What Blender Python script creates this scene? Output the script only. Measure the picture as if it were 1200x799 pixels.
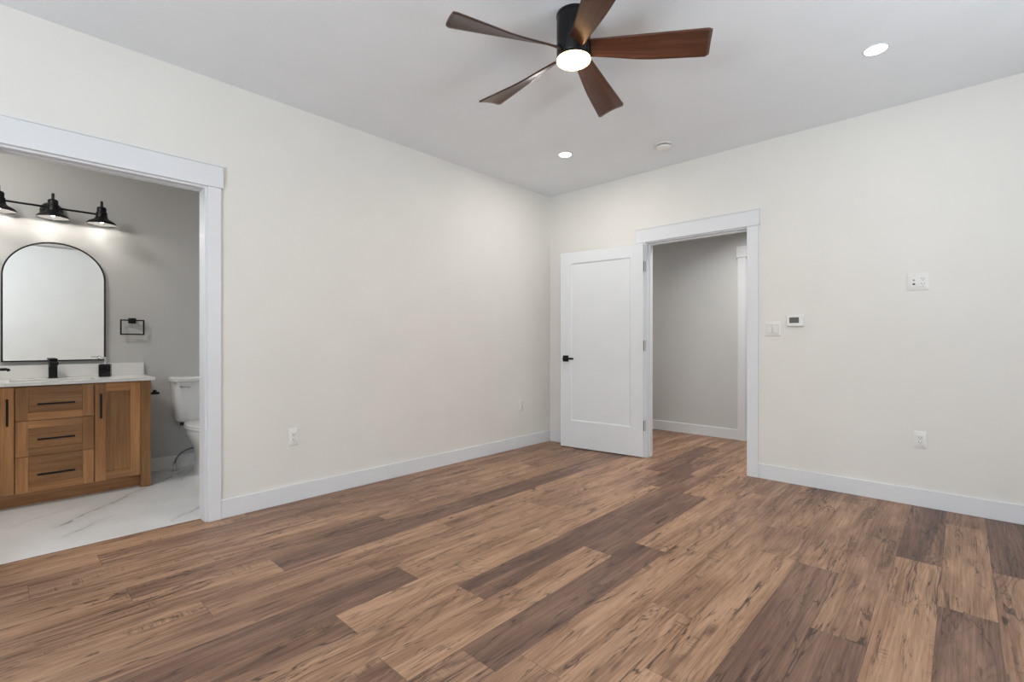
import bpy, math, random
from mathutils import Vector, Matrix
random.seed(7)
R = math.radians
scene = bpy.context.scene
for o in list(bpy.data.objects): bpy.data.objects.remove(o)
COL = scene.collection

# ------------------------------------------------------------------ camera
CAM = Vector((3.397, -4.253, 1.104))
cd = bpy.data.cameras.new('camera'); cam = bpy.data.objects.new('camera', cd); COL.objects.link(cam)
cam.location = CAM; cam.rotation_euler = (R(90), 0, R(43.12))
cd.sensor_width = 36; cd.lens = 564.2/1200*36; cd.shift_y = 1.7/1200; cd.clip_start = .02
scene.camera = cam

# ------------------------------------------------------------------ light and exposure
H = 2.74
vs = scene.view_settings
vs.view_transform = 'Standard'; vs.look = 'None'; vs.gamma = 1; vs.use_curve_mapping = False
vs.exposure = 0.28
world = bpy.data.worlds.new('sky'); scene.world = world; world.use_nodes = True
world.node_tree.nodes['Background'].inputs[0].default_value = (.75, .85, 1, 1)
world.node_tree.nodes['Background'].inputs[1].default_value = 1.0

def area(name, loc, rot, sx, sy, power, col, shape='RECTANGLE', spread=180):
    l = bpy.data.lights.new(name, 'AREA'); l.shape = shape; l.size = sx
    if shape == 'RECTANGLE': l.size_y = sy
    l.energy = power; l.color = col; l.spread = R(spread)
    o = bpy.data.objects.new(name, l); COL.objects.link(o); o.location = loc; o.rotation_euler = rot
    return o
ROOM_X, ROOM_Y = 4.65, -6.2
# daylight coming in through the two windows behind the camera
DAY = (.86, .94, 1)
area('daylight_near_window', (2.9, ROOM_Y-.2, 1.55), (R(90), 0, 0), 2.3, 1.5, 62, DAY)
area('daylight_side_window', (ROOM_X+.2, -1.95, 1.55), (R(90), 0, R(90)), 1.6, 1.5, 17, DAY)
# added lamps outside, tilted up to brighten the upper walls and ceiling
area('upward_fill_near_window', (2.9, ROOM_Y-.85, .35), (R(122), 0, 0), 2.6, 1.1, 215, DAY)
area('upward_fill_side_window', (ROOM_X+.85, -1.95, .35), (R(122), 0, R(90)), 1.8, 1.1, 52, DAY)
area('bathroom_fill_light', (-.75, -4.7, H-.02), (0, 0, 0), .25, .25, 15, (1, .97, .93), 'DISK')  # unseen fill light added to brighten the bathroom
# hall ceiling lamp
area('hall_lamp', (1.85, .66, H-.02), (0, 0, 0), .2, .2, 13, (1, .97, .93), 'DISK', 125)
area('hall_end_fill', (-.6, .70, H-.02), (0, 0, 0), .2, .2, 9, (1, .97, .93), 'DISK', 150)  # added fill, out of view, to lift the far end of the hall

# ------------------------------------------------------------------ helpers
def tag(o, label=None, cat=None, group=None, kind=None):
    if label: o['label'] = label
    if cat: o['category'] = cat
    if group: o['group'] = group
    if kind: o['kind'] = kind
    return o
def thing(name, label, cat, loc=(0, 0, 0), rz=0, group=None):
    o = bpy.data.objects.new(name, None); COL.objects.link(o)
    o.location = loc; o.rotation_euler = (0, 0, rz); o.empty_display_size = .05
    return tag(o, label, cat, group)

class MB:
    def __init__(s): s.v = []; s.f = []; s.uv = []
    def add(s, vs, fs, uvs=None):
        b = len(s.v); s.v += [tuple(v) for v in vs]
        for i, f in enumerate(fs):
            s.f.append(tuple(b+k for k in f))
            s.uv.append(uvs[i] if uvs else [(vs[k][0]+vs[k][1], vs[k][2]) for k in f])
        return s
    def box(s, x0, x1, y0, y1, z0, z1, grain=None):
        vs = [(x, y, z) for x in (x0, x1) for y in (y0, y1) for z in (z0, z1)]
        fs = [(0, 1, 3, 2), (4, 6, 7, 5), (0, 4, 5, 1), (2, 3, 7, 6), (0, 2, 6, 4), (1, 5, 7, 3)]
        uvs = None
        if grain is not None:
            ou, ov = random.uniform(0, 40), random.uniform(0, 40)
            ot = [a for a in range(3) if a != grain]
            uvs = [[(vs[k][grain]+ou, vs[k][ot[0]]+vs[k][ot[1]]+ov) for k in f] for f in fs]
        return s.add(vs, fs, uvs)
    def lathe(s, prof, c=(0, 0, 0), n=32, axis='z', cap0=True, cap1=True):
        vs = []
        for r, h in prof:
            for i in range(n):
                a = 2*math.pi*i/n; p, q = r*math.cos(a), r*math.sin(a)
                if axis == 'z': d = (p, q, h)
                elif axis == 'x': d = (h, p, q)
                else: d = (q, h, p)
                vs.append((c[0]+d[0], c[1]+d[1], c[2]+d[2]))
        fs = []
        m = len(prof)
        for j in range(m-1):
            for i in range(n):
                k = (i+1) % n
                fs.append((j*n+i, j*n+k, (j+1)*n+k, (j+1)*n+i))
        if cap0: fs.append(tuple(range(n-1, -1, -1)))
        if cap1: fs.append(tuple((m-1)*n+i for i in range(n)))
        return s.add(vs, fs)
    def loft(s, rings, cap0=True, cap1=True):
        n = len(rings[0]); vs = [p for r in rings for p in r]; fs = []
        for j in range(len(rings)-1):
            for i in range(n):
                k = (i+1) % n
                fs.append((j*n+i, j*n+k, (j+1)*n+k, (j+1)*n+i))
        if cap0: fs.append(tuple(range(n-1, -1, -1)))
        if cap1: fs.append(tuple((len(rings)-1)*n+i for i in range(n)))
        return s.add(vs, fs)
    def tube(s, pts, r, n=12):
        pts = [Vector(p) for p in pts]; rings = []
        up = Vector((0, 0, 1)); side = None
        for i, p in enumerate(pts):
            t = (pts[min(i+1, len(pts)-1)]-pts[max(i-1, 0)]).normalized()
            if side is None:
                side = t.cross(up if abs(t.z) < .9 else Vector((1, 0, 0))).normalized()
            else: side = (side-t*side.dot(t)).normalized()
            w = t.cross(side)
            rr = r[i] if isinstance(r, (list, tuple)) else r
            rings.append([tuple(p+side*math.cos(2*math.pi*k/n)*rr+w*math.sin(2*math.pi*k/n)*rr) for k in range(n)])
        return s.loft(rings)
    def build(s, name, mat, parent=None, bevel=0, smooth=None, local=False, seg=2):
        me = bpy.data.meshes.new(name)
        off = Vector((0, 0, 0))
        p = parent
        if not local:
            while p is not None: off += p.location; p = p.parent
        me.from_pydata([tuple(Vector(v)-off) for v in s.v], [], s.f)
        uvl = me.uv_layers.new(name='grain')
        for poly, uv in zip(me.polygons, s.uv):
            for li, u in zip(poly.loop_indices, uv): uvl.data[li].uv = u
        me.materials.append(mat)
        o = bpy.data.objects.new(name, me); COL.objects.link(o)
        if parent is not None: o.parent = parent
        import bmesh
        bm = bmesh.new(); bm.from_mesh(me); bmesh.ops.recalc_face_normals(bm, faces=bm.faces[:]); bm.to_mesh(me); bm.free()
        if smooth:
            for q in me.polygons: q.use_smooth = True
            me.set_sharp_from_angle(angle=R(smooth))
        if bevel:
            b = o.modifiers.new('bevel', 'BEVEL'); b.width = bevel; b.segments = seg; b.limit_method = 'ANGLE'; b.angle_limit = R(40)
        return o
def struct(name, mb, mat, label, cat, **kw):
    return tag(mb.build(name, mat, **kw), label, cat, None, 'structure')
def rrect(w, h, r, n=6):                       # rounded rectangle outline, counter-clockwise
    out = []
    for cx, cy, a0 in ((w/2-r, h/2-r, 0), (-w/2+r, h/2-r, 90), (-w/2+r, -h/2+r, 180), (w/2-r, -h/2+r, 270)):
        for i in range(n+1):
            a = R(a0+90*i/n); out.append((cx+r*math.cos(a), cy+r*math.sin(a)))
    return out
def ell(cx, cy, a, b, z, n=36, p=2.0):
    out = []
    for i in range(n):
        t = 2*math.pi*i/n; c, s_ = math.cos(t), math.sin(t)
        out.append((cx+a*math.copysign(abs(c)**(2/p), c), cy+b*math.copysign(abs(s_)**(2/p), s_), z))
    return out

# ------------------------------------------------------------------ materials
class NT:
    def __init__(s, name):
        s.m = bpy.data.materials.new(name); s.m.use_nodes = True
        s.t = s.m.node_tree; s.b = s.t.nodes['Principled BSDF']
    def n(s, typ, **kw):
        x = s.t.nodes.new(typ)
        for k, v in kw.items():
            if k.startswith('i_'): x.inputs[k[2:].replace('_', ' ')].default_value = v
            else: setattr(x, k, v)
        return x
    def l(s, a, b): s.t.links.new(a, b)
    def math(s, op, a, b=None, clamp=False):
        x = s.n('ShaderNodeMath', operation=op, use_clamp=clamp)
        for i, q in enumerate((a, b)):
            if q is None: continue
            if isinstance(q, (int, float)): x.inputs[i].default_value = q
            else: s.l(q, x.inputs[i])
        return x.outputs[0]
    def mix(s, fac, a, b, mode='MIX'):
        x = s.n('ShaderNodeMix', data_type='RGBA', blend_type=mode)
        for sock, q in ((x.inputs[0], fac), (x.inputs[6], a), (x.inputs[7], b)):
            if isinstance(q, (int, float)): sock.default_value = q
            elif isinstance(q, tuple): sock.default_value = q if len(q) == 4 else (*q, 1)
            else: s.l(q, sock)
        return x.outputs[2]
    def noise(s, vec, scale, detail=4, rough=.5, dist=0):
        x = s.n('ShaderNodeTexNoise'); s.l(vec, x.inputs['Vector'])
        x.inputs['Scale'].default_value = scale; x.inputs['Detail'].default_value = detail
        x.inputs['Roughness'].default_value = rough; x.inputs['Distortion'].default_value = dist
        return x.outputs['Fac']
    def ramp(s, fac, stops):
        x = s.n('ShaderNodeValToRGB'); s.l(fac, x.inputs[0]); e = x.color_ramp.elements
        while len(e) < len(stops): e.new(.5)
        for q, (p, c) in zip(e, stops): q.position = p; q.color = (*c, 1) if len(c) == 3 else c
        return x.outputs[0]
    def mapr(s, v, a, b, c=0., d=1.):
        x = s.n('ShaderNodeMapRange', clamp=True); s.l(v, x.inputs[0])
        for i, q in enumerate((a, b, c, d)): x.inputs[i+1].default_value = q
        return x.outputs[0]
    def vmul(s, vec, k):
        x = s.n('ShaderNodeVectorMath', operation='MULTIPLY'); s.l(vec, x.inputs[0]); x.inputs[1].default_value = k
        return x.outputs[0]
    def bump(s, h, strength, dist=.002):
        x = s.n('ShaderNodeBump'); x.inputs['Strength'].default_value = strength; x.inputs['Distance'].default_value = dist
        s.l(h, x.inputs['Height']); s.l(x.outputs[0], s.b.inputs['Normal'])
def plain(name, col, rough=.5, metal=0, spec=.5, orange=0):
    t = NT(name); t.b.inputs['Base Color'].default_value = (*col, 1); t.b.inputs['Roughness'].default_value = rough
    t.b.inputs['Metallic'].default_value = metal; t.b.inputs['Specular IOR Level'].default_value = spec
    tc = t.n('ShaderNodeTexCoord')
    if orange:
        t.bump(t.noise(tc.outputs['Object'], 350, 2), orange, .0006)
    v = t.noise(tc.outputs['Object'], 3.0, 3)
    k = t.mapr(v, .3, .7, .985, 1.015)
    mx = t.mix(1.0, (*col, 1), k, 'MULTIPLY'); t.l(mx, t.b.inputs['Base Color'])
    return t.m
def emit(name, col, strength):
    t = NT(name); t.b.inputs['Base Color'].default_value = (.9, .9, .9, 1)
    t.b.inputs['Emission Color'].default_value = (*col, 1); t.b.inputs['Emission Strength'].default_value = strength
    return t.m
M = {}
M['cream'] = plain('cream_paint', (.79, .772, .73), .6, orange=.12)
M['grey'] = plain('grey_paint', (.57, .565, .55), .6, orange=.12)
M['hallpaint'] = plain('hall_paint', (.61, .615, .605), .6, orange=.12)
M['ceiling'] = plain('ceiling_paint', (.84, .866, .892), .8)
M['trim'] = plain('white_trim_paint', (.765, .778, .80), .35)
M['door'] = plain('white_door_paint', (.765, .785, .805), .4)
M['black'] = plain('matte_black_metal', (.007, .007, .008), .4, 0, .25)
M['gloss_black'] = plain('glossy_black', (.006, .006, .007), .15, 0, .3)
M['housing'] = plain('fan_housing_black', (.007, .007, .008), .22, 0, .25)
M['white_plastic'] = plain('white_plastic', (.80, .79, .76), .35)
M['gap'] = plain('shadow_gap', (.38, .37, .36), .6)
M['slot'] = plain('dark_slot', (.06, .055, .05), .6)
M['screen'] = plain('grey_screen', (.11, .11, .10), .25)
M['nickel'] = plain('satin_nickel', (.26, .255, .25), .45, 1)
M['hose'] = plain('grey_braid', (.20, .20, .20), .4, .6)
M['chrome'] = plain('chrome', (.8, .8, .8), .08, 1)
M['ceramic'] = plain('white_ceramic', (.78, .78, .77), .12)
M['quartz'] = plain('white_quartz', (.80, .79, .77), .2)
M['shade_in'] = plain('shade_lining', (.26, .255, .25), .4, .6)
M['mirror'] = plain('mirror_glass', (.92, .94, .94), .0, 1)
M['fan_lens'] = emit('fan_lens_glow', (1, .60, .24), 22)
M['pot_lens'] = emit('recessed_lens_glow', (1, .97, .92), 14)
M['bulb'] = emit('bulb_glow', (1, .94, .86), 22)

def oak(name, cols, sc=(1.6, 55), rough=.45, pores=.5):
    t = NT(name); uv = t.n('ShaderNodeUVMap', uv_map='grain').outputs[0]
    v1 = t.vmul(uv, (sc[0], sc[1], 1))
    g = t.noise(v1, 1.0, 6, .6, .4)
    v2 = t.vmul(uv, (1.2, 9, 1)); w = t.noise(v2, 1.0, 3, .5, 1.2)
    tone = t.noise(t.vmul(uv, (.6, .9, 1)), 1.0, 1)
    c = t.ramp(t.math('ADD', t.math('MULTIPLY', g, .55), t.math('MULTIPLY', w, .45)), [(.28, cols[0]), (.5, cols[1]), (.72, cols[2])])
    c = t.mix(1.0, c, t.mapr(tone, .4, .6, .74, 1.26), 'MULTIPLY')
    p = t.noise(t.vmul(uv, (10, 420, 1)), 1.0, 2)
    c = t.mix(t.mapr(p, .60, .72, 0, pores), c, tuple(x*.45 for x in cols[0]))
    t.l(c, t.b.inputs['Base Color']); t.b.inputs['Roughness'].default_value = rough
    t.bump(p, .12, .0008)
    return t.m
M['oak'] = oak('honey_oak', ((.21, .088, .030), (.38, .178, .066), (.54, .285, .122)))
M['walnut'] = oak('walnut_blade', ((.036, .0125, .0065), (.078, .028, .0145), (.125, .052, .028)), (1.2, 60), .30, .2)

def floor_mat():
    t = NT('plank_floor')
    tc = t.n('ShaderNodeTexCoord'); pos = tc.outputs['Object']
    tone = t.n('ShaderNodeAttribute', attribute_name='plank_tone').outputs['Fac']
    seed = t.n('ShaderNodeAttribute', attribute_name='plank_seed').outputs['Fac']
    cmb = t.n('ShaderNodeCombineXYZ')
    for i in range(3): t.l(t.math('MULTIPLY', seed, (17., 31., 7.)[i]), cmb.inputs[i])
    ad = t.n('ShaderNodeVectorMath', operation='ADD'); t.l(pos, ad.inputs[0]); t.l(cmb.outputs[0], ad.inputs[1])
    p = ad.outputs[0]
    broad = t.noise(t.vmul(p, (8.5, 1.05, 1)), 1.0, 4, .62, .7)           # cloudy streaks along the plank
    fine = t.noise(t.vmul(p, (130, 3.4, 1)), 1.0, 6, .7, .3)          # fibre
    mid = t.noise(t.vmul(p, (42, 1.5, 1)), 1.0, 4, .6, .6)            # narrow streaks
    warp = t.noise(t.vmul(p, (4.5, .9, 1)), 1.0, 2, .4, .4)
    ring = t.math('SINE', t.math('MULTIPLY', warp, 120.))             # cathedral figure
    ring = t.mapr(ring, .0, 1, 0, 1)
    v = t.math('ADD', t.math('MULTIPLY', broad, .34), t.math('ADD', t.math('MULTIPLY', fine, .36), t.math('MULTIPLY', mid, .30)))
    light = t.ramp(v, [(.33, (.18, .088, .049)), (.44, (.325, .178, .102)), (.55, (.455, .272, .168)), (.68, (.58, .372, .242))])
    dark = t.ramp(v, [(.34, (.070, .036, .026)), (.48, (.155, .082, .057)), (.64, (.29, .170, .119))])
    f = t.math('ADD', tone, t.math('MULTIPLY', t.math('SUBTRACT', broad, .5), -1.0), True)
    f = t.mapr(f, .18, .78)
    c = t.mix(f, light, dark)
    rmask = t.math('MULTIPLY', ring, t.mapr(t.noise(t.vmul(p, (4, .8, 1)), 1.0, 2), .50, .64, 0, .42))
    c = t.mix(rmask, c, (.080, .040, .027))
    # dark wandering cracks along the grain, and small knots
    def crack(sx, sy, wdt, lo, hi, amt, dist):
        n_ = t.noise(t.vmul(p, (sx, sy, 1)), 1.0, 3, .6, dist)
        k_ = t.mapr(t.math('ABSOLUTE', t.math('SUBTRACT', n_, .5)), 0, wdt, 1, 0)
        m_ = t.mapr(t.noise(t.vmul(p, (sx*.55, sy*.8, 1)), 1.37, 2), lo, hi, 0, amt)
        return t.math('MULTIPLY', k_, m_)
    c = t.mix(crack(12, 1.0, .017, .50, .57, .95, .45), c, (.032, .017, .012))
    c = t.mix(crack(26, 2.6, .034, .52, .60, .8, .7), c, (.040, .021, .015))
    kn = t.n('ShaderNodeTexVoronoi'); t.l(t.vmul(p, (4.2, 1.7, 1)), kn.inputs['Vector']); kn.inputs['Scale'].default_value = 1.0
    kd = t.math('ADD', kn.outputs['Distance'], t.math('MULTIPLY', t.math('SUBTRACT', mid, .5), .16))
    c = t.mix(t.mapr(kd, .02, .11, .85, 0), c, (.045, .023, .016))
    pores = t.noise(t.vmul(p, (210, 7, 1)), 1.0, 3, .6)
    c = t.mix(t.mapr(pores, .58, .68, 0, .38), c, (.07, .036, .024))
    # saw marks across some planks
    saw = t.noise(t.vmul(p, (9, 95, 1)), 1.0, 3, .6, .3)
    sawm = t.mapr(t.noise(t.vmul(p, (7, 1.2, 1)), 1.6, 2), .58, .66, 0, .55)
    c = t.mix(t.math('MULTIPLY', t.mapr(saw, .50, .62), sawm), c, (.09, .05, .036))
    # joints between planks
    sep = t.n('ShaderNodeSeparateXYZ'); t.l(pos, sep.inputs[0])
    fr = t.math('FRACT', t.math('DIVIDE', t.math('SUBTRACT', sep.outputs[0], .118-17.8), .178))
    edge = t.math('MINIMUM', fr, t.math('SUBTRACT', 1., fr))
    jl = t.mapr(edge, .003, .012, .5, 0)
    uv = t.n('ShaderNodeUVMap', uv_map='grain'); su = t.n('ShaderNodeSeparateXYZ'); t.l(uv.outputs[0], su.inputs[0])
    eu = t.math('MINIMUM', su.outputs[0], t.math('SUBTRACT', 1.26, su.outputs[0]))
    je = t.mapr(eu, .0005, .002, .5, 0)
    c = t.mix(t.math('MAXIMUM', jl, je), c, (.05, .028, .02))
    t.l(c, t.b.inputs['Base Color'])
    t.l(t.mapr(fine, .3, .7, .50, .38), t.b.inputs['Roughness'])
    t.b.inputs['Specular IOR Level'].default_value = .42
    t.bump(fine, .10, .001)
    return t.m
M['floor'] = floor_mat()

def marble():
    t = NT('white_marble_tile'); tc = t.n('ShaderNodeTexCoord'); pos = tc.outputs['Object']
    sep = t.n('ShaderNodeSeparateXYZ'); t.l(pos, sep.inputs[0]); X, Y = sep.outputs[0], sep.outputs[1]
    wob = t.noise(pos, 4.5, 5, .6)
    cloud = t.noise(pos, 2.0, 4, .6)
    c = t.ramp(cloud, [(.35, (.70, .695, .685)), (.6, (.80, .797, .79))])
    wid = t.noise(pos, 9, 3)
    for (x0, y0), (x1, y1), w, k in VEINS:
        L = math.hypot(x1-x0, y1-y0); ux, uy = (x1-x0)/L, (y1-y0)/L
        d = t.math('ADD', t.math('MULTIPLY', t.math('SUBTRACT', X, x0), -uy), t.math('MULTIPLY', t.math('SUBTRACT', Y, y0), ux))
        d = t.math('ADD', d, t.math('MULTIPLY', t.math('SUBTRACT', wob, .5), .13))
        s_ = t.math('ADD', t.math('MULTIPLY', t.math('SUBTRACT', X, x0), ux), t.math('MULTIPLY', t.math('SUBTRACT', Y, y0), uy))
        m = t.math('MULTIPLY', t.mapr(s_, -.05, .06), t.mapr(s_, L-.06, L+.05, 1, 0))
        ad = t.math('ABSOLUTE', d)
        core = t.math('MULTIPLY', t.mapr(ad, w*.15, w, 1, 0), t.mapr(wid, .36, .56, .35, 1))
        halo = t.mapr(ad, 0, w*5, .12, 0)
        c = t.mix(t.math('MULTIPLY', t.math('MAXIMUM', t.math('MULTIPLY', core, k), halo), m), c, (.20, .185, .175))
    t.l(c, t.b.inputs['Base Color']); t.b.inputs['Roughness'].default_value = .28
    return t.m
VEINS = [((-.55, -4.02), (-1.50, -3.15), .014, .85), ((-.32, -3.99), (-.55, -3.78), .011, .55),
         ((-.18, -3.50), (-.42, -3.24), .010, .6), ((-1.15, -3.30), (-1.60, -3.02), .012, .5), ((-.75, -4.2), (-.95, -3.9), .008, .4)]
M['marble'] = marble()
def pane_mat():
    t = NT('window_glass'); tr = t.n('ShaderNodeBsdfTransparent'); gl = t.n('ShaderNodeBsdfGlossy'); gl.inputs['Roughness'].default_value = .02
    mx = t.n('ShaderNodeMixShader'); mx.inputs[0].default_value = .06
    t.l(tr.outputs[0], mx.inputs[1]); t.l(gl.outputs[0], mx.inputs[2])
    t.l(mx.outputs[0], t.t.nodes['Material Output'].inputs[0]); return t.m
M['pane'] = pane_mat()

# ------------------------------------------------------------------ room shell
LD0, LD1 = -4.30, -3.385            # bathroom doorway (on the left wall), between jamb faces
RD0, RD1 = 1.187, 2.087             # bedroom doorway (on the right wall)
DH = 2.052                          # underside of the head jambs
JT = .019
WT = .115
BX, BY0, BY1 = -1.65, -5.3, -2.6    # bathroom back wall and side walls
HY, HX0, HX1 = 1.481, -1.4, 4.2     # hall

# floor made of planks
def floor_mesh():
    PW, PL, X0 = .178, 1.26, .118
    rows = {4: (-3.305, {0: .85, 1: .85, 2: .7, -1: .3}), 7: (-2.91, {-1: .85, 0: .25, -2: .6}), 8: (-3.32, {0: .15, -1: .5, 1: .2, 2: .75}),
            9: (-2.825, {0: .85, 1: .8, -1: .2, -2: .4}), 10: (-2.08, {0: .8, -1: .15, 1: .25, -2: .45}), 11: (-3.112, {0: .9, -1: .5, 1: .3, 2: .35}),
            12: (-1.73, {0: .3, -1: .15, -2: .3}), 13: (-2.35, {0: .25, -1: .2, 1: .4}), 14: (-2.75, {0: .2, -1: .3, 1: .3}),
            15: (-1.505, {-1: .85, 0: .3, -2: .5}), 16: (-2.10, {-1: .8, 0: .4, 1: .5}), 17: (-1.08, {0: .7, -1: .2, -2: .35}),
            18: (-1.56, {-1: .85, 0: .3, 1: .4}), 19: (-.985, {0: 1., -1: .4, -2: .35}), 5: (-2.40, {0: .3, -1: .35, 1: .3}), 6: (-3.0, {0: .3, -1: .4, 1: .25}),
            3: (-2.6, {0: .4, -1: .5, 1: .3}), 2: (-3.5, {0: .4, 1: .35, -1: .4}), 1: (-2.9, {0: .4, -1: .5}), 0: (-3.9, {0: .5, 1: .4})}
    rects = [(0, ROOM_X, ROOM_Y, 0), (RD0-JT, RD1+JT, 0, WT), (HX0, HX1, WT, HY), (-.095, 0, LD0-JT, LD1+JT)]
    v, f, uv, tn, sd = [], [], [], [], []
    for k in range(-12, 30):
        j, tones = rows.get(k, (random.uniform(-1.26, 0), {}))
        for n in range(-8, 8):
            a, b = j+n*PL, j+(n+1)*PL
            if b < ROOM_Y or a > HY: continue
            tone = tones.get(n, random.choice([.2, .3, .4, .5, .8])); seed = random.random()*9
            for x0, x1, y0, y1 in rects:
                xa, xb = max(x0, X0+k*PW), min(x1, X0+(k+1)*PW); ya, yb = max(y0, a), min(y1, b)
                if xb-xa < 1e-4 or yb-ya < 1e-4: continue
                q = len(v); v += [(xa, ya, 0), (xb, ya, 0), (xb, yb, 0), (xa, yb, 0)]; f.append((q, q+1, q+2, q+3))
                uv.append([(ya-a, xa), (ya-a, xb), (yb-a, xb), (yb-a, xa)]); tn.append(tone); sd.append(seed)
    me = bpy.data.meshes.new('floor'); me.from_pydata(v, [], f)
    ul = me.uv_layers.new(name='grain')
    for poly, u in zip(me.polygons, uv):
        for li, w in zip(poly.loop_indices, u): ul.data[li].uv = w
    for nm, d in (('plank_tone', tn), ('plank_seed', sd)):
        at = me.attributes.new(nm, 'FLOAT', 'FACE'); at.data.foreach_set('value', d)
    me.materials.append(M['floor'])
    o = bpy.data.objects.new('floor', me); COL.objects.link(o)
    return tag(o, 'brown wood plank floor with light and dark boards', 'floor', None, 'structure')
floor_mesh()
struct('floor_bathroom', MB().box(BX-.1, -.095, BY0-.1, BY1+.1, -.03, .002), M['marble'], 'white marble look bathroom floor with grey veins', 'floor')
struct('ceiling', MB().box(-.115, ROOM_X+.15, ROOM_Y-.15, .115, H, H+.12), M['ceiling'], 'pale grey flat ceiling of the bedroom', 'ceiling')
struct('ceiling_bathroom', MB().box(BX-.1, -.115, BY0-.1, BY1+.1, H, H+.12), M['ceiling'], 'bathroom ceiling above the vanity', 'ceiling')
struct('ceiling_hall', MB().box(HX0-.1, HX1+.1, .115, HY+.12, H, H+.12), M['ceiling'], 'hall ceiling beyond the open door', 'ceiling')

def two_face_wall(name, boxes_room, mroom, boxes_far, mfar, label):
    o = MB()
    for b in boxes_room: o.box(*b)
    w = struct(name, o, mroom, label, 'wall')
    if boxes_far:
        g = MB()
        for b in boxes_far: g.box(*b)
        g.build('far_side_paint', mfar, w)
    return w
jl0, jl1, jr0, jr1, jh = LD0-JT, LD1+JT, RD0-JT, RD1+JT, DH+JT
two_face_wall('wall_left', [(-.06, 0, jl1, .06, 0, H), (-.06, 0, ROOM_Y, jl0, 0, H), (-.06, 0, jl0, jl1, jh, H)], M['cream'],
              [(-WT, -.06, jl1, BY1+.1, 0, H), (-WT, -.06, BY0-.1, jl0, 0, H), (-WT, -.06, jl0, jl1, jh, H)], M['grey'],
              'long cream wall with the bathroom doorway at its left end')
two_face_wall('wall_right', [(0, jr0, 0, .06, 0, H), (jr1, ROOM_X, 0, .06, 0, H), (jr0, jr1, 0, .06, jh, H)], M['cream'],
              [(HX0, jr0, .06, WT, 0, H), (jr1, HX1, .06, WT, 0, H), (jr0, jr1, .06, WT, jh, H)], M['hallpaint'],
              'cream wall with the open white door, thermostat and outlets')
WAx0, WAx1, WZ0, WZ1 = 1.75, 4.05, .8, 2.3
two_face_wall('wall_near', [(-.06, WAx0, ROOM_Y-.14, ROOM_Y, 0, H), (WAx1, ROOM_X+.14, ROOM_Y-.14, ROOM_Y, 0, H),
              (WAx0, WAx1, ROOM_Y-.14, ROOM_Y, 0, WZ0), (WAx0, WAx1, ROOM_Y-.14, ROOM_Y, WZ1, H)], M['cream'], [], None, 'cream window wall behind the camera')
WBy0, WBy1 = -2.75, -1.15
two_face_wall('wall_opposite', [(ROOM_X, ROOM_X+.14, ROOM_Y, WBy0, 0, H), (ROOM_X, ROOM_X+.14, WBy1, .115, 0, H),
              (ROOM_X, ROOM_X+.14, WBy0, WBy1, 0, WZ0), (ROOM_X, ROOM_X+.14, WBy0, WBy1, WZ1, H)], M['cream'], [], None, 'cream wall facing the bathroom doorway')
two_face_wall('wall_bathroom', [(BX-.1, BX, BY0-.1, BY1+.1, 0, H)], M['grey'], [], None, 'grey bathroom wall behind the vanity and toilet')
two_face_wall('wall_bathroom_right', [(BX, -WT, BY1, BY1+.1, 0, H)], M['grey'], [], None, 'grey bathroom side wall past the toilet')
two_face_wall('wall_bathroom_left', [(BX, -WT, BY0-.1, BY0, 0, H)], M['grey'], [], None, 'grey bathroom side wall left of the vanity')
HDX0, HDX1 = 1.628, 2.44
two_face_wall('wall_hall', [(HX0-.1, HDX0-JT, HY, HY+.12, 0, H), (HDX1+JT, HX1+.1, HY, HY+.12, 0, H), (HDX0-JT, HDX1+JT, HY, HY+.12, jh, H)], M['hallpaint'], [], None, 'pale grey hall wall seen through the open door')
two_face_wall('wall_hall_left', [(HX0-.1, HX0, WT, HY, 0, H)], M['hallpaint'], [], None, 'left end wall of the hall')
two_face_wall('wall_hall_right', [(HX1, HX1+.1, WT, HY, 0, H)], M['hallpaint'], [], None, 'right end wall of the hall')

# windows behind the camera
def window(name, x0, x1, wall, label):
    m = MB(); fw = .06
    def bx(a, b, z0, z1, d0, d1, mb):
        if wall == 'y': mb.box(a, b, ROOM_Y+d0, ROOM_Y+d1, z0, z1)
        else: mb.box(ROOM_X-d1, ROOM_X-d0, a, b, z0, z1)
    mid = (x0+x1)/2
    for a, b in ((x0, x0+fw), (x1-fw, x1), (mid-.03, mid+.03)): bx(a, b, WZ0, WZ1, -.11, -.05, m)
    for a, b in ((WZ0, WZ0+fw), (WZ1-fw, WZ1)): bx(x0, x1, a, b, -.11, -.05, m)
    w = struct(name, m, M['trim'], label, 'window')
    c = MB(); cw = .09
    bx(x0-cw, x0, WZ0-.1, WZ1, .0, .018, c); bx(x1, x1+cw, WZ0-.1, WZ1, .0, .018, c)
    bx(x0-cw-.01, x1+cw+.01, WZ1, WZ1+.13, 0, .022, c); bx(x0-cw, x1+cw, WZ0-.1, WZ0, 0, .018, c); bx(x0-cw-.02, x1+cw+.02, WZ0-.02, WZ0+.005, 0, .05, c)
    c.build('window_casing', M['trim'], w)
    p = MB(); bx(x0+fw, mid-.03, WZ0+fw, WZ1-fw, -.083, -.077, p); bx(mid+.03, x1-fw, WZ0+fw, WZ1-fw, -.083, -.077, p)
    p.build('pane', M['pane'], w)
window('window_1', WAx0, WAx1, 'y', 'white framed window behind the camera')
window('window_2', WBy0, WBy1, 'x', 'white framed window on the wall opposite the bathroom')

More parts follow.
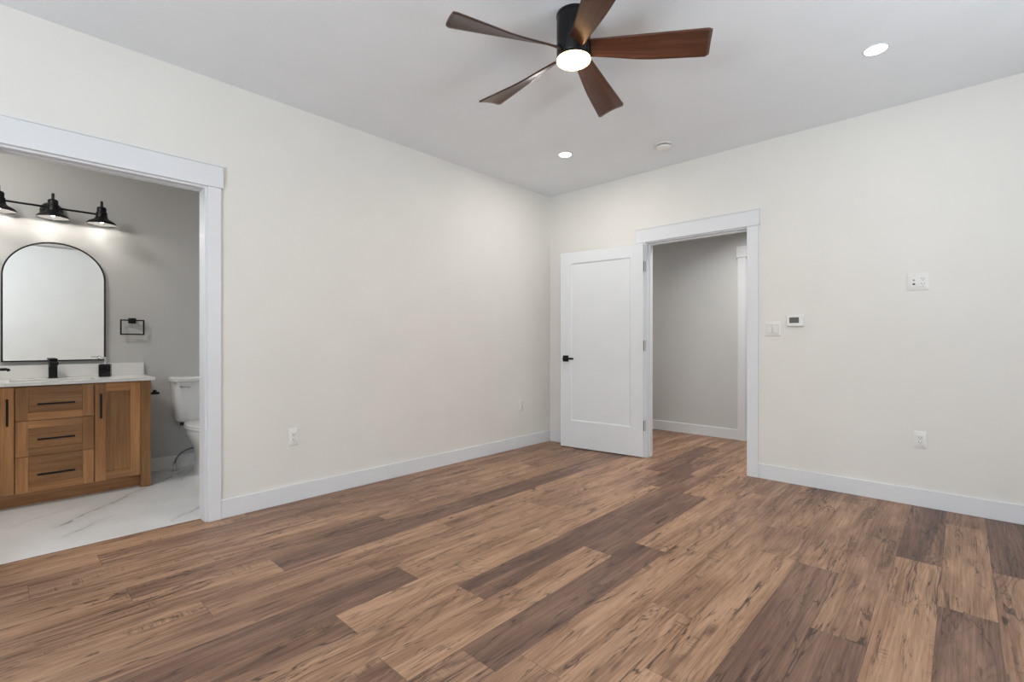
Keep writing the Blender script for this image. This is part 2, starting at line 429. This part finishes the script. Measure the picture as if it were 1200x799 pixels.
# doorway trim: side casings, header board, jambs, stops
CW, CT = .084, .018
def left_trim():
    y_in0, y_in1 = LD0-.006, LD1+.013
    m = MB()
    m.box(0, CT, y_in1, y_in1+CW-.012, 0, DH+.012); m.box(0, CT, y_in0-CW, y_in0, 0, DH+.012)
    m.box(0, CT+.006, y_in0-CW-.011, y_in1+CW-.001, DH+.012, DH+.143)
    m.box(0, CT+.010, y_in0-CW-.013, y_in1+CW+.001, DH+.143, DH+.149)
    o = struct('trim_1', m, M['trim'], 'white door casing around the bathroom doorway', 'door casing', bevel=.002)
    j = MB()
    j.box(-WT-.001, .001, LD1, LD1+JT, 0, jh); j.box(-WT-.001, .001, LD0-JT, LD0, 0, jh)
    j.box(-.045, .001, LD0, LD1, DH, jh); j.box(-WT-.001, -.07, LD0, LD1, DH, jh); j.box(-.07, -.045, LD0, LD1, DH+.016, jh)
    j.build('jamb', M['trim'], o, bevel=.0015)
left_trim()
def right_trim():
    a, b = RD0-.008, RD1+.006
    m = MB()
    m.box(a-CW, a, -CT, 0, 0, DH+.010); m.box(b, b+CW, -CT, 0, 0, DH+.010)
    m.box(a-CW-.011, b+CW+.011, -CT-.006, 0, DH+.010, DH+.135)
    m.box(a-CW-.014, b+CW+.014, -CT-.010, 0, DH+.135, DH+.141)
    o = struct('trim_2', m, M['trim'], 'white door casing around the open bedroom door', 'door casing', bevel=.002)
    j = MB()
    j.box(RD0-JT, RD0, -.001, WT+.001, 0, jh); j.box(RD1, RD1+JT, -.001, WT+.001, 0, jh); j.box(RD0, RD1, -.001, WT+.001, DH, jh)
    j.build('jamb', M['trim'], o, bevel=.0015)
    s = MB()
    s.box(RD0, RD0+.011, .042, .078, 0, DH); s.box(RD1-.011, RD1, .042, .078, 0, DH); s.box(RD0+.011, RD1-.011, .042, .078, DH-.011, DH)
    s.build('door_stop', M['trim'], o, bevel=.0015)
    h = MB()
    h.box(a-CW, a, WT, WT+CT, 0, DH+.01); h.box(b, b+CW, WT, WT+CT, 0, DH+.01); h.box(a-CW-.01, b+CW+.01, WT, WT+CT+.006, DH+.01, DH+.135)
    h.build('hall_side_casing', M['trim'], o, bevel=.002)
right_trim()
def hall_trim():
    a, b = HDX0-.006, HDX1+.006
    m = MB()
    m.box(a-CW, a, HY-CT, HY, 0, DH+.010); m.box(b, b+CW, HY-CT, HY, 0, DH+.010)
    m.box(a-CW-.011, b+CW+.011, HY-CT-.006, HY, DH+.010, DH+.135)
    o = struct('trim_3', m, M['trim'], 'white casing of another door on the hall wall', 'door casing', bevel=.002)
    j = MB()
    j.box(HDX0-JT, HDX0, HY-.001, HY+.12, 0, jh); j.box(HDX1, HDX1+JT, HY-.001, HY+.12, 0, jh); j.box(HDX0, HDX1, HY-.001, HY+.12, DH, jh)
    j.build('jamb', M['trim'], o, bevel=.0015)
hall_trim()

BH, BT = .117, .014
def base(name, boxes, label, mat='trim'):
    m = MB()
    for b in boxes: m.box(*b, 0, BH)
    struct(name, m, M[mat], label, 'baseboard', bevel=.003)
base('baseboard_left', [(0, BT, LD1+.013+CW-.012, -BT, ), (0, BT, ROOM_Y, LD0-.006-CW)], 'white baseboard along the long cream wall')
base('baseboard_right', [(0, RD0-.008-CW, -BT, 0), (RD1+.006+CW, ROOM_X, -BT, 0)], 'white baseboard under the thermostat wall')
base('baseboard_near', [(BT, ROOM_X-BT, ROOM_Y, ROOM_Y+BT)], 'white baseboard below the window behind the camera')
base('baseboard_opposite', [(ROOM_X-BT, ROOM_X, ROOM_Y, -BT)], 'white baseboard on the wall opposite the bathroom')
base('baseboard_hall', [(HX0, HDX0-.006-CW, HY-BT, HY), (HDX1+.006+CW, HX1, HY-BT, HY)], 'white baseboard along the hall wall')
base('baseboard_bathroom', [(BX, BX+.012, -3.445, BY1)], 'white baseboard beside the toilet', 'quartz')

# ------------------------------------------------------------------ panel doors
def panel_door(name, W, Hd, T, label, z0=.010):
    """leaf in local coordinates: hinge edge at x=0, leaf towards -x, visible face at y=0, back at y=+T"""
    m = MB(); st, tr, br, mr, d = .125, .115, .275, .0, .010
    m.box(-st, 0, 0, T, z0, z0+Hd); m.box(-W, -W+st, 0, T, z0, z0+Hd)
    m.box(-W+st, -st, 0, T, z0, z0+br); m.box(-W+st, -st, 0, T, z0+Hd-tr, z0+Hd)
    o = struct(name, m, M['door'], label, 'door')
    p = MB(); s = .012
    a, b, c, e = -W+st, -st, z0+br, z0+Hd-tr
    for y0, y1 in ((0, d), (T, T-d)):                               # recessed panel with a sloped sticking on both faces
        v = [(a, y0, c), (b, y0, c), (b, y0, e), (a, y0, e), (a+s, y1, c+s), (b-s, y1, c+s), (b-s, y1, e-s), (a+s, y1, e-s)]
        p.add(v, [(0, 1, 5, 4), (1, 2, 6, 5), (2, 3, 7, 6), (3, 0, 4, 7), (4, 5, 6, 7)])
    p.build('recessed_panel', M['door'], o, local=True)
    return o
T = .035
hx, hy = 1.172, -.050
lx, ly = .214, -.170
DW = .905
ang = math.atan2(hy-ly, hx-lx)
d1 = panel_door('door_1', DW, 2.035, T, 'white one panel door standing wide open against the cream wall')
d1.location = (hx, hy, 0); d1.rotation_euler = (0, 0, ang)
h = MB(); hz = .935; hxx = -DW+.065
h.box(hxx-.032, hxx+.032, -.010, 0, hz-.032, hz+.032)
dh = h.build('door_handle', M['black'], d1, bevel=.002, local=True)
q = MB(); q.lathe([(.010, -.045), (.010, -.008)], (hxx, 0, hz), 16, 'y'); q.box(hxx-.011, hxx+.115, -.056, -.043, hz-.010, hz+.010)
lv = q.build('lever', M['black'], dh, bevel=.003, local=True)
for z in (1.832, 1.073, .306):
    g = MB(); g.box(-.001, .0022, .004, T-.003, z-.050, z+.050)
    hg = g.build('door_hinge', M['nickel'], d1, bevel=.0008, local=True)
    k = MB(); k.lathe([(.0065, z-.052), (.0065, z+.052)], (.007, T+.003, 0), 14)
    k.build('hinge_knuckle', M['nickel'], hg, local=True, smooth=40)
d2 = panel_door('door_2', HDX1-HDX0-.006, 2.03, T, 'white closed door set in the hall wall')
d2.location = (HDX1-.003, HY+.045, 0)

# ------------------------------------------------------------------ small wall things (local frame: x along the wall, -y out of the wall)
def plate(w, h_, t=.006): return MB().loft([[(x, 0, z) for x, z in rrect(w, h_, .006, 4)], [(x, -t*.6, z) for x, z in rrect(w, h_, .006, 4)],
                                            [(x, -t, z) for x, z in rrect(w-.008, h_-.008, .005, 4)]])
def receptacle(root, cx=0, h_=.067):
    r = MB().box(cx-.0165, cx+.0165, -.0085, -.004, -h_/2, h_/2).build('receptacle', M['white_plastic'], root, bevel=.001, local=True)
    s = MB()
    for zc in (.017, -.017):
        s.box(cx-.0080, cx-.0055, -.0092, -.007, zc-.003, zc+.006); s.box(cx+.0055, cx+.0080, -.0092, -.007, zc-.003, zc+.005)
        s.lathe([(.0026, -.0092), (.0026, -.007)], (cx, 0, zc-.009), 10, 'y')
    s.build('slots', M['slot'], r, local=True)
def screws(root, pts):
    for x, z in pts:
        MB().lathe([(.0015, -.0076), (.0030, -.0070), (.0030, -.005)], (x, 0, z), 12, 'y').build('screw', M['white_plastic'], root, local=True, smooth=40)
def outlet(loc, rz, label):
    t = thing('wall_outlet', label, 'outlet', loc, rz)
    plate(.073, .117).build('cover_plate', M['white_plastic'], t, local=True, smooth=30)
    receptacle(t); screws(t, [(0, .048), (0, -.048)])
outlet((0, -2.848, .448), R(90), 'white wall outlet low on the long wall, nearer the bathroom doorway')
outlet((0, -.478, .452), R(90), 'white wall outlet low on the long wall, close to the room corner')
outlet((3.187, 0, .447), 0, 'white wall outlet low on the thermostat wall, right of the open door')
t = thing('light_switch', 'white double rocker light switch beside the door casing', 'light switch', (2.285, 0, 1.213))
plate(.114, .117).build('switch_plate', M['white_plastic'], t, local=True, smooth=30)
for x in (-.023, .023):
    m = MB(); m.add([(x-.0165, -.006, -.033), (x+.0165, -.006, -.033), (x+.0165, -.006, .033), (x-.0165, -.006, .033),
                     (x-.0165, -.0085, -.033), (x+.0165, -.0085, -.033), (x+.0165, -.0125, .033), (x-.0165, -.0125, .033)],
                    [(0, 1, 5, 4), (1, 2, 6, 5), (2, 3, 7, 6), (3, 0, 4, 7), (4, 5, 6, 7), (0, 3, 2, 1)])
    rk = m.build('rocker', M['white_plastic'], t, local=True)
    MB().box(x-.0180, x+.0180, -.0066, -.004, -.0345, .0345).build('rocker_gap', M['gap'], rk, local=True)
screws(t, [(-.023, .048), (.023, .048), (-.023, -.048), (.023, -.048)])
t = thing('thermostat', 'white thermostat with small grey screen above the light switch', 'thermostat', (2.445, 0, 1.273))
MB().loft([[(x, 0, z) for x, z in rrect(.120, .090, .008, 4)], [(x, -.020, z) for x, z in rrect(.120, .090, .008, 4)], [(x, -.026, z) for x, z in rrect(.108, .080, .006, 4)]]).build('thermostat_body', M['white_plastic'], t, local=True, smooth=30)
MB().box(-.038, .028, -.0272, -.024, -.018, .026).build('screen', M['screen'], t, local=True, bevel=.001)
m = MB()
for z in (.016, -.006): m.box(.043, .052, -.0275, -.024, z-.006, z+.006)
m.build('button', M['white_plastic'], t, local=True, bevel=.001)
t = thing('media_plate', 'white two gang wall plate with outlet and cable jack, high on the right wall', 'wall plate', (3.177, 0, 1.515))
plate(.116, .119).build('cover_plate', M['white_plastic'], t, local=True, smooth=30)
receptacle(t, .024)
r_ = MB().box(-.0405, -.0075, -.0085, -.004, -.0335, .0335).build('jack_insert', M['white_plastic'], t, local=True, bevel=.001)
MB().lathe([(.0055, -.016), (.0055, -.006)], (-.022, 0, .010), 14, 'y').build('coaxial_jack', M['nickel'], r_, local=True, smooth=40)
MB().box(-.029, -.016, -.0092, -.006, -.022, -.010).build('data_jack', M['slot'], r_, local=True)
screws(t, [(-.024, .048), (.024, .048), (-.024, -.048), (.024, -.048)])

# ------------------------------------------------------------------ ceiling things
def pot(loc, label, power):
    t = thing('recessed_light', label, 'ceiling light', loc)
    MB().lathe([(.062, 0), (.062, -.002), (.057, -.004), (.052, -.003), (.051, 0)], (0, 0, 0), 40, cap0=False, cap1=False).build('trim_ring', M['trim'], t, local=True, smooth=50)
    MB().lathe([(.051, -.001), (.051, -.0028), (.0, -.0028)], (0, 0, 0), 40, cap0=True, cap1=False).build('lens', M['pot_lens'], t, local=True)
    o = area('recessed_lamp', (0, 0, -.01), (0, 0, 0), .10, .10, power, (1, .95, .88), 'DISK'); o.parent = t
pot((.870, -.876, H), 'lit round recessed ceiling light nearest the far room corner', 6)
pot((3.042, -.901, H), 'lit round recessed ceiling light at the right, above the thermostat wall', 1.2)
t = thing('smoke_detector', 'white round smoke detector on the ceiling above the open door', 'smoke detector', (1.595, -.495, H))
MB().lathe([(.066, 0), (.066, -.010), (.062, -.012)], n=40).build('base', M['white_plastic'], t, local=True, smooth=40)
MB().lathe([(.050, -.010), (.050, -.022)], n=40).build('vent_ring', M['slot'], t, local=True, smooth=40)
MB().lathe([(.060, -.022), (.059, -.034), (.050, -.042), (.020, -.045), (.0, -.045)], n=40, cap1=False).build('cover', M['white_plastic'], t, local=True, smooth=40)

FX, FY = 1.976, -2.285
fan = thing('ceiling_fan', 'black ceiling fan with five walnut blades and a lit round lamp', 'ceiling fan', (FX, FY, H))
hs = MB().lathe([(.086, 0), (.086, -.012), (.084, -.014), (.084, -.205), (.080, -.212)], n=56).build('motor_housing', M['housing'], fan, local=True, smooth=40)
MB().lathe([(.052, -.208), (.086, -.212), (.087, -.222), (.084, -.224)], n=48, cap0=True, cap1=True).build('lamp_ring', M['black'], fan, local=True, smooth=40)
MB().lathe([(.0835, -.220), (.0835, -.229), (.079, -.233), (.05, -.2345), (.0, -.235)], n=48, cap1=False).build('lamp_lens', M['fan_lens'], fan, local=True, smooth=40)
def blade(th):
    NS, NTc = 34, 12; vs, uvs = [], []
    r0 = .074
    def pt(s, t):
        # leading edge (cw, higher) and trailing edge (ccw, lower) in the blade frame
        e = s**.85
        ax, ap = r0+(.6466-r0)*s, -.034-.0117*s
        bx, bp = r0+(.6496-r0)*s, .022+.095*e
        k = min(1, s/.55); k = k*k*(3-2*k)
        az = -.152-.039*s
        bz = -.204-.023*k
        u = (t+1)/2
        x, p, z = ax+(bx-ax)*u, ap+(bp-ap)*u, az+(bz-az)*u
        z += .010*(1-t*t)*(.4+.6*s)                   # camber
        return (x*math.cos(th)-p*math.sin(th), x*math.sin(th)+p*math.cos(th), z)
    for i in range(NS+1):
        for j in range(NTc+1):
            t = -1+2*j/NTc; t = math.copysign(abs(t)**.8, t)
            a = max(0, abs(t)-.80)/.20
            sm = 1-.030*(1-math.sqrt(max(0, 1-a*a)))
            vs.append(pt(i/NS*sm, t)); uvs.append((i/NS*.6, (j/NTc)*.16+th*3))
    fs = []; fu = []
    for i in range(NS):
        for j in range(NTc):
            k = i*(NTc+1)+j; q = (k, k+NTc+1, k+NTc+2, k+1); fs.append(q); fu.append([uvs[z] for z in q])
    m = MB(); m.add(vs, fs, fu)
    o = m.build('blade', M['walnut'], fan, local=True, smooth=60)
    sd = o.modifiers.new('solid', 'SOLIDIFY'); sd.thickness = .008; sd.offset = 0
for k in range(5): blade(R(29.6+72*k))
fl = bpy.data.lights.new('fan_lamp', 'AREA'); fl.shape = 'DISK'; fl.size = .16; fl.energy = 5; fl.color = (1, .78, .52)
fo = bpy.data.objects.new('fan_lamp', fl); COL.objects.link(fo); fo.parent = fan; fo.location = (0, 0, -.242)

# ------------------------------------------------------------------ bathroom vanity
VX, V0, V1, VZ = -1.167, -4.509, -3.447, .815
t = thing('vanity_cabinet', 'honey oak bathroom vanity with three drawers, two doors and black pulls', 'cabinet', (VX-.22, (V0+V1)/2, 0))
m = MB()
m.box(BX+.002, VX-.022, V0+.004, V0+.022, .10, VZ, 2); m.box(BX+.002, VX-.022, V1-.022, V1-.004, .0, VZ, 2)
m.box(BX+.002, VX-.022, V0+.022, V1-.022, .10, .118, 1); m.box(BX+.002, BX+.012, V0+.022, V1-.022, .118, VZ, 2)
m.box(VX-.060, VX-.022, V0+.06, V1-.06, VZ-.03, VZ, 1); m.box(VX-.060, VX-.022, -4.182, -4.172, .118, VZ-.03, 2); m.box(VX-.060, VX-.022, -3.784, -3.774, .118, VZ-.03, 2)
m.build('carcass', M['oak'], t, bevel=.001)
MB().box(VX-.095, VX-.075, V0+.06, V1-.06, 0, .094, 1).build('toe_board', M['oak'], t)
for y0, y1 in ((V0, V0+.063), (V1-.063, V1)):
    MB().box(VX-.055, VX, y0, y1, 0.002, VZ, 2).build('corner_post', M['oak'], t, bevel=.0015)
def shaker(name, y0, y1, z0, z1, st, rt, horiz):
    m = MB(); x0, x1 = VX-.021, VX
    m.box(x0, x1, y0, y0+st, z0, z1, 2); m.box(x0, x1, y1-st, y1, z0, z1, 2)
    m.box(x0, x1, y0+st, y1-st, z0, z0+rt, 1); m.box(x0, x1, y0+st, y1-st, z1-rt, z1, 1)
    m.box(x0, x1-.009, y0+st, y1-st, z0+rt, z1-rt, 1 if horiz else 2)
    return m.build(name, M['oak'], t, bevel=.0012)
def pull(par, y, z, L, vert):
    m = MB(); x = VX+.030
    if vert:
        m.box(x-.006, x+.006, y-.006, y+.006, z-L/2, z+L/2)
        for d in (-1, 1): m.box(VX-.002, x, y-.0045, y+.0045, z+d*L*.36-.0045, z+d*L*.36+.0045)
    else:
        m.box(x-.006, x+.006, y-L/2, y+L/2, z-.006, z+.006)
        for d in (-1, 1): m.box(VX-.002, x, y+d*L*.36-.0045, y+d*L*.36+.0045, z-.0045, z+.0045)
    m.build('handle', M['black'], par, bevel=.002)
for z0, z1, zh in ((.580, .806, .689), (.341, .577, .452), (.099, .338, .215)):
    d = shaker('drawer', -4.175, -3.781, z0, z1, .061, .050, True); pull(d, -3.978, zh, .19, False)
d = shaker('door', -3.775, -3.512, .099, .806, .061, .060, False); pull(d, -3.744, .645, .178, True)
d = shaker('door', -4.444, -4.181, .099, .806, .061, .060, False); pull(d, -4.212, .645, .178, True)

CX0, CX1, CY0, CY1, CZ0, CZ1 = BX, -1.140, -4.535, -3.425, VZ, .838
t = thing('countertop', 'white quartz countertop slab on top of the oak vanity', 'countertop', ((CX0+CX1)/2, (CY0+CY1)/2, CZ0))
sx0, sx1, sy0, sy1 = -1.50, -1.22, -4.20, -3.76
m = MB()
m.box(CX0, sx0, CY0, CY1, CZ0, CZ1); m.box(sx1, CX1, CY0, CY1, CZ0, CZ1); m.box(sx0, sx1, CY0, sy0, CZ0, CZ1); m.box(sx0, sx1, sy1, CY1, CZ0, CZ1)
m.build('slab', M['quartz'], t)
tag(MB().box(BX, BX+.02, CY0, CY1+.012, CZ1+.0005, .936).build('backsplash', M['quartz'], None, bevel=.0015), 'white quartz backsplash strip on the wall below the arched mirror', 'backsplash')
m = MB(); scx, scy = (sx0+sx1)/2, (sy0+sy1)/2
rg = []
for z, k in ((CZ0+.001, 1), (CZ0-.06, .96), (CZ0-.12, .85), (CZ0-.135, .5)): rg.append([(scx+x*k, scy+y*k, z) for x, y in rrect(sx1-sx0, sy1-sy0, .05, 6)])
m.loft(rg, cap0=False); m.build('sink_basin', M['ceramic'], t, smooth=50)

t = thing('faucet', 'matte black single hole faucet on the white countertop', 'faucet', (-1.56, -3.972, CZ1))
MB().lathe([(.030, 0), (.030, .004), (.026, .006)], n=28).build('base_ring', M['black'], t, local=True, smooth=40)
MB().box(-.024, .022, -.024, .024, .004, .134).build('body', M['black'], t, local=True, bevel=.004)
m = MB(); m.add([(.018, -.024, .082), (.018, .024, .082), (.118, .024, .104), (.118, -.024, .104), (.018, -.024, .128), (.018, .024, .128), (.118, .024, .122), (.118, -.024, .122)],
                [(0, 1, 2, 3), (4, 7, 6, 5), (0, 3, 7, 4), (1, 5, 6, 2), (3, 2, 6, 7), (0, 4, 5, 1)]); m.build('spout', M['black'], t, local=True, bevel=.003)
MB().box(-.024, .052, -.023, .023, .136, .147).build('lever', M['black'], t, local=True, bevel=.003)

t = thing('soap_dispenser', 'square black soap dispenser with silver pump, right end of countertop', 'soap dispenser', (-1.46, -3.684, CZ1), R(-18))
rg = []
for z, k in ((.0005, .94), (.006, 1), (.088, 1), (.096, .94), (.099, .80)): rg.append([(x*k, y*k, z) for x, y in rrect(.072, .072, .014, 6)])
MB().loft(rg).build('bottle', M['gloss_black'], t, local=True, smooth=40)
m = MB(); m.lathe([(.016, .098), (.016, .110), (.006, .112), (.006, .140), (.010, .141), (.010, .152), (.007, .154)], n=20)
m.tube([(0, 0, .147), (0, -.03, .149), (-.002, -.050, .147), (-.002, -.056, .141)], .0045, 10); m.build('pump', M['chrome'], t, local=True, smooth=40)

t = thing('towel_stand', 'black bar with rounded end above the countertop at the left photo edge', 'towel stand', (-1.50, -4.40, CZ1))
MB().lathe([(.055, 0), (.055, .008), (.050, .011)], n=32).build('base', M['black'], t, local=True, smooth=40)
MB().lathe([(.008, .010), (.008, .085)], n=16).build('post', M['black'], t, local=True, smooth=40)
m = MB(); m.tube([(0, -.10, .077), (0, .0, .077), (0, .185, .077), (0, .196, .074), (0, .200, .064)], .010, 12); m.build('arm', M['black'], t, local=True, smooth=40)

# mirror
MC, MW, MZ0, MSP, MTOP = -3.950, .288, .962, 1.592, 1.862
def arch(d):
    w, out = MW-d, [( -(MW-d), MZ0+d), (MW-d, MZ0+d)]
    for i in range(41):
        a = math.pi*i/40; out.append((w*math.cos(a), MSP+(MTOP-d-MSP)*math.sin(a)))
    return out
t = thing('arched_mirror', 'arched wall mirror in thin black frame above the vanity', 'mirror', (BX, MC, MZ0))
o_, i_ = arch(0), arch(.009)
P = lambda pts, x: [(BX+x, MC+a, b) for a, b in pts]
m = MB(); m.loft([P(o_, 0), P(o_, .026), P(i_, .026), P(i_, .016)], cap0=True, cap1=False); m.build('mirror_frame', M['black'], t)
m = MB(); m.loft([P(i_, .013), P(i_, .017)]); m.build('mirror_glass', M['mirror'], t)

# vanity light
LX, LZ = -1.50, 2.097
t = thing('vanity_light', 'black three shade bar light above the arched mirror', 'wall lamp', (BX, -3.975, LZ))
MB().lathe([(.066, BX), (.066, BX+.016), (.062, BX+.040), (.050, BX+.064), (.030, BX+.082), (.012, BX+.088)], (0, -3.975, LZ), 36, 'x').build('back_plate', M['black'], t, smooth=40)
MB().tube([(BX+.02, -3.975, LZ), (LX, -3.975, LZ)], .012).build('arm', M['black'], t, smooth=40)
MB().tube([(LX, -4.26, LZ), (LX, -3.69, LZ)], .0075).build('bar', M['black'], t, smooth=40)
for y in (-4.25, -3.975, -3.70):
    z0 = 2.020
    out = [(.092, .0), (.0915, .006), (.087, .014), (.077, .024), (.062, .033), (.048, .041), (.039, .052), (.035, .066), (.034, .082)]
    m = MB(); m.lathe([(q, z0+z) for q, z in out]+[(q-.003, z0+z-.001) for q, z in reversed(out[1:])]+[(.092, z0)], (LX, y, 0), 40, cap0=False, cap1=False)
    sh = m.build('shade', M['black'], t, smooth=60)
    m = MB(); m.lathe([(q-.0036, z0+z-.0016) for q, z in out[1:]], (LX, y, 0), 40, cap0=False, cap1=False)
    m.build('shade_lining', M['shade_in'], sh, smooth=60)
    m = MB(); m.lathe([(.034, z0+.080), (.034, z0+.094), (.029, z0+.098), (.029, z0+.128), (.024, z0+.136), (.012, z0+.140), (.009, z0+.143), (.0085, z0+.178), (.006, z0+.183)], (LX, y, 0), 28)
    m.build('socket', M['black'], sh, smooth=40)
    m = MB(); m.lathe([(.0, z0+.012), (.008, z0+.014), (.014, z0+.021), (.016, z0+.030), (.014, z0+.042), (.011, z0+.058)], (LX, y, 0), 20, cap0=False)
    m.build('bulb', M['bulb'], sh, smooth=60)
    l = bpy.data.lights.new('vanity_bulb_lamp', 'POINT'); l.energy = 1.0; l.color = (1, .95, .88); l.shadow_soft_size = .012
    lo = bpy.data.objects.new('vanity_bulb_lamp', l); COL.objects.link(lo); lo.parent = t; lo.location = Vector((LX, y, z0+.007))-t.location

# towel ring
t = thing('towel_ring', 'square black towel ring on the grey wall right of the mirror', 'towel ring', (BX, -3.49, 1.29))
m = MB(); m.box(BX, BX+.008, -3.515, -3.465, 1.262, 1.306); m.box(BX+.008, BX+.050, -3.512, -3.470, 1.276, 1.300); m.build('mount', M['black'], t, bevel=.002)
m = MB(); y0, y1, z0, z1, b = -3.572, -3.412, 1.166, 1.292, .010; xa, xb = BX+.028, BX+.038
m.box(xa, xb, y0, y1, z1-b, z1); m.box(xa, xb, y0, y1, z0, z0+b); m.box(xa, xb, y0, y0+b, z0+b, z1-b); m.box(xa, xb, y1-b, y1, z0+b, z1-b)
m.build('ring', M['black'], t, bevel=.001)

# toilet paper holder on the side of the vanity
t = thing('toilet_paper_holder', 'black toilet paper holder on the right side of the vanity', 'toilet paper holder', (-1.32, V1-.004, .70))
m = MB(); m.box(-.024, .024, .0, .010, -.026, .024); m.build('mount', M['black'], t, local=True, bevel=.002)
m = MB(); m.box(-.009, .009, .009, .085, -.011, .007); m.build('post', M['black'], t, local=True, bevel=.002)
m = MB(); m.tube([(.012, .078, -.002), (-.13, .078, -.002)], .0085, 14); m.box(-.134, -.126, .066, .090, -.012, .014); m.build('arm', M['black'], t, local=True, smooth=40)

# toilet
TY = -3.025
t = thing('toilet', 'white two piece toilet beside the vanity, partly hidden by the casing', 'toilet', (-1.40, TY, 0))
rg = []
for z, w, x0, x1 in ((.425, .175, -1.625, -1.462), (.445, .190, -1.632, -1.452), (.60, .203, -1.636, -1.445), (.768, .212, -1.638, -1.440)):
    cx, dx = (x0+x1)/2, x1-x0; rg.append([(cx+a, TY+b, z) for a, b in rrect(dx, 2*w, .045, 6)])
MB().loft(rg).build('tank', M['ceramic'], t, smooth=50)
rg = []
for z, g in ((.768, 0), (.772, .012), (.796, .012), (.806, .0), (.808, -.03)):
    rg.append([(-1.539+a, TY+b, z) for a, b in rrect(.200+2*g, .424+2*g, .045, 6)])
MB().loft(rg).build('tank_lid', M['ceramic'], t, smooth=50)
m = MB(); m.lathe([(.011, -1.442), (.011, -1.430), (.007, -1.424)], (0, TY-.165, .728), 16, 'x'); m.tube([(-1.428, TY-.168, .728), (-1.424, TY-.135, .726), (-1.424, TY-.105, .722)], .006, 10)
m.build('flush_lever', M['chrome'], t, smooth=50)
rg = []
for z, cx, a, b in ((.0, -1.30, .255, .098), (.02, -1.30, .25, .094), (.12, -1.29, .22, .085), (.22, -1.25, .24, .105), (.30, -1.20, .29, .148), (.36, -1.185, .305, .172), (.395, -1.185, .305, .175), (.398, -1.185, .28, .15)):
    rg.append(ell(cx, TY, a, b, z, 40, 2.3))
MB().loft(rg).build('bowl', M['ceramic'], t, smooth=60)
rg = [ell(-1.19, TY, .300, .183, .399, 40, 2.3), ell(-1.19, TY, .306, .188, .404, 40, 2.3), ell(-1.19, TY, .306, .188, .416, 40, 2.3), ell(-1.19, TY, .298, .18, .420, 40, 2.3)]
MB().loft(rg).build('seat', M['ceramic'], t, smooth=60)
rg = [ell(-1.19, TY, .300, .183, .421, 40, 2.3), ell(-1.19, TY, .304, .187, .426, 40, 2.3), ell(-1.19, TY, .302, .185, .436, 40, 2.3), ell(-1.19, TY, .26, .15, .444, 40, 2.3)]
MB().loft(rg).build('seat_lid', M['ceramic'], t, smooth=60)
MB().box(-1.53, -1.40, TY-.10, TY+.10, .33, .426).build('neck', M['ceramic'], t, bevel=.01)
m = MB(); m.lathe([(.016, .385), (.016, .410), (.022, .412), (.022, .426)], (-1.55, TY-.135, 0), 16); m.build('fill_connector', M['slot'], t, smooth=40)
t = thing('supply_hose', 'grey toilet supply hose rising from the bathroom floor', 'hose', (-1.545, -3.215, .002))
MB().lathe([(.034, 0), (.034, .003), (.020, .008), (.010, .010)], n=24).build('floor_flange', M['chrome'], t, local=True, smooth=40)
MB().lathe([(.008, .006), (.008, .035), (.013, .037), (.013, .065), (.009, .067)], n=16).build('valve', M['chrome'], t, local=True, smooth=40)
pts = []
for i in range(25):
    u = i/24; a = u*math.pi/2
    pts.append((0+.0*u, .11*(1-math.cos(a))+.02*u, .06+.115*math.sin(a)))
pts += [(-.0, .15, .179), (-.004, .172, .20), (-.005, .19, .25), (-.005, .19, .32), (-.005, .072+.118, .36)]
m = MB(); m.tube(pts, .0075, 10); m.build('braided_line', M['hose'], t, local=True, smooth=60)
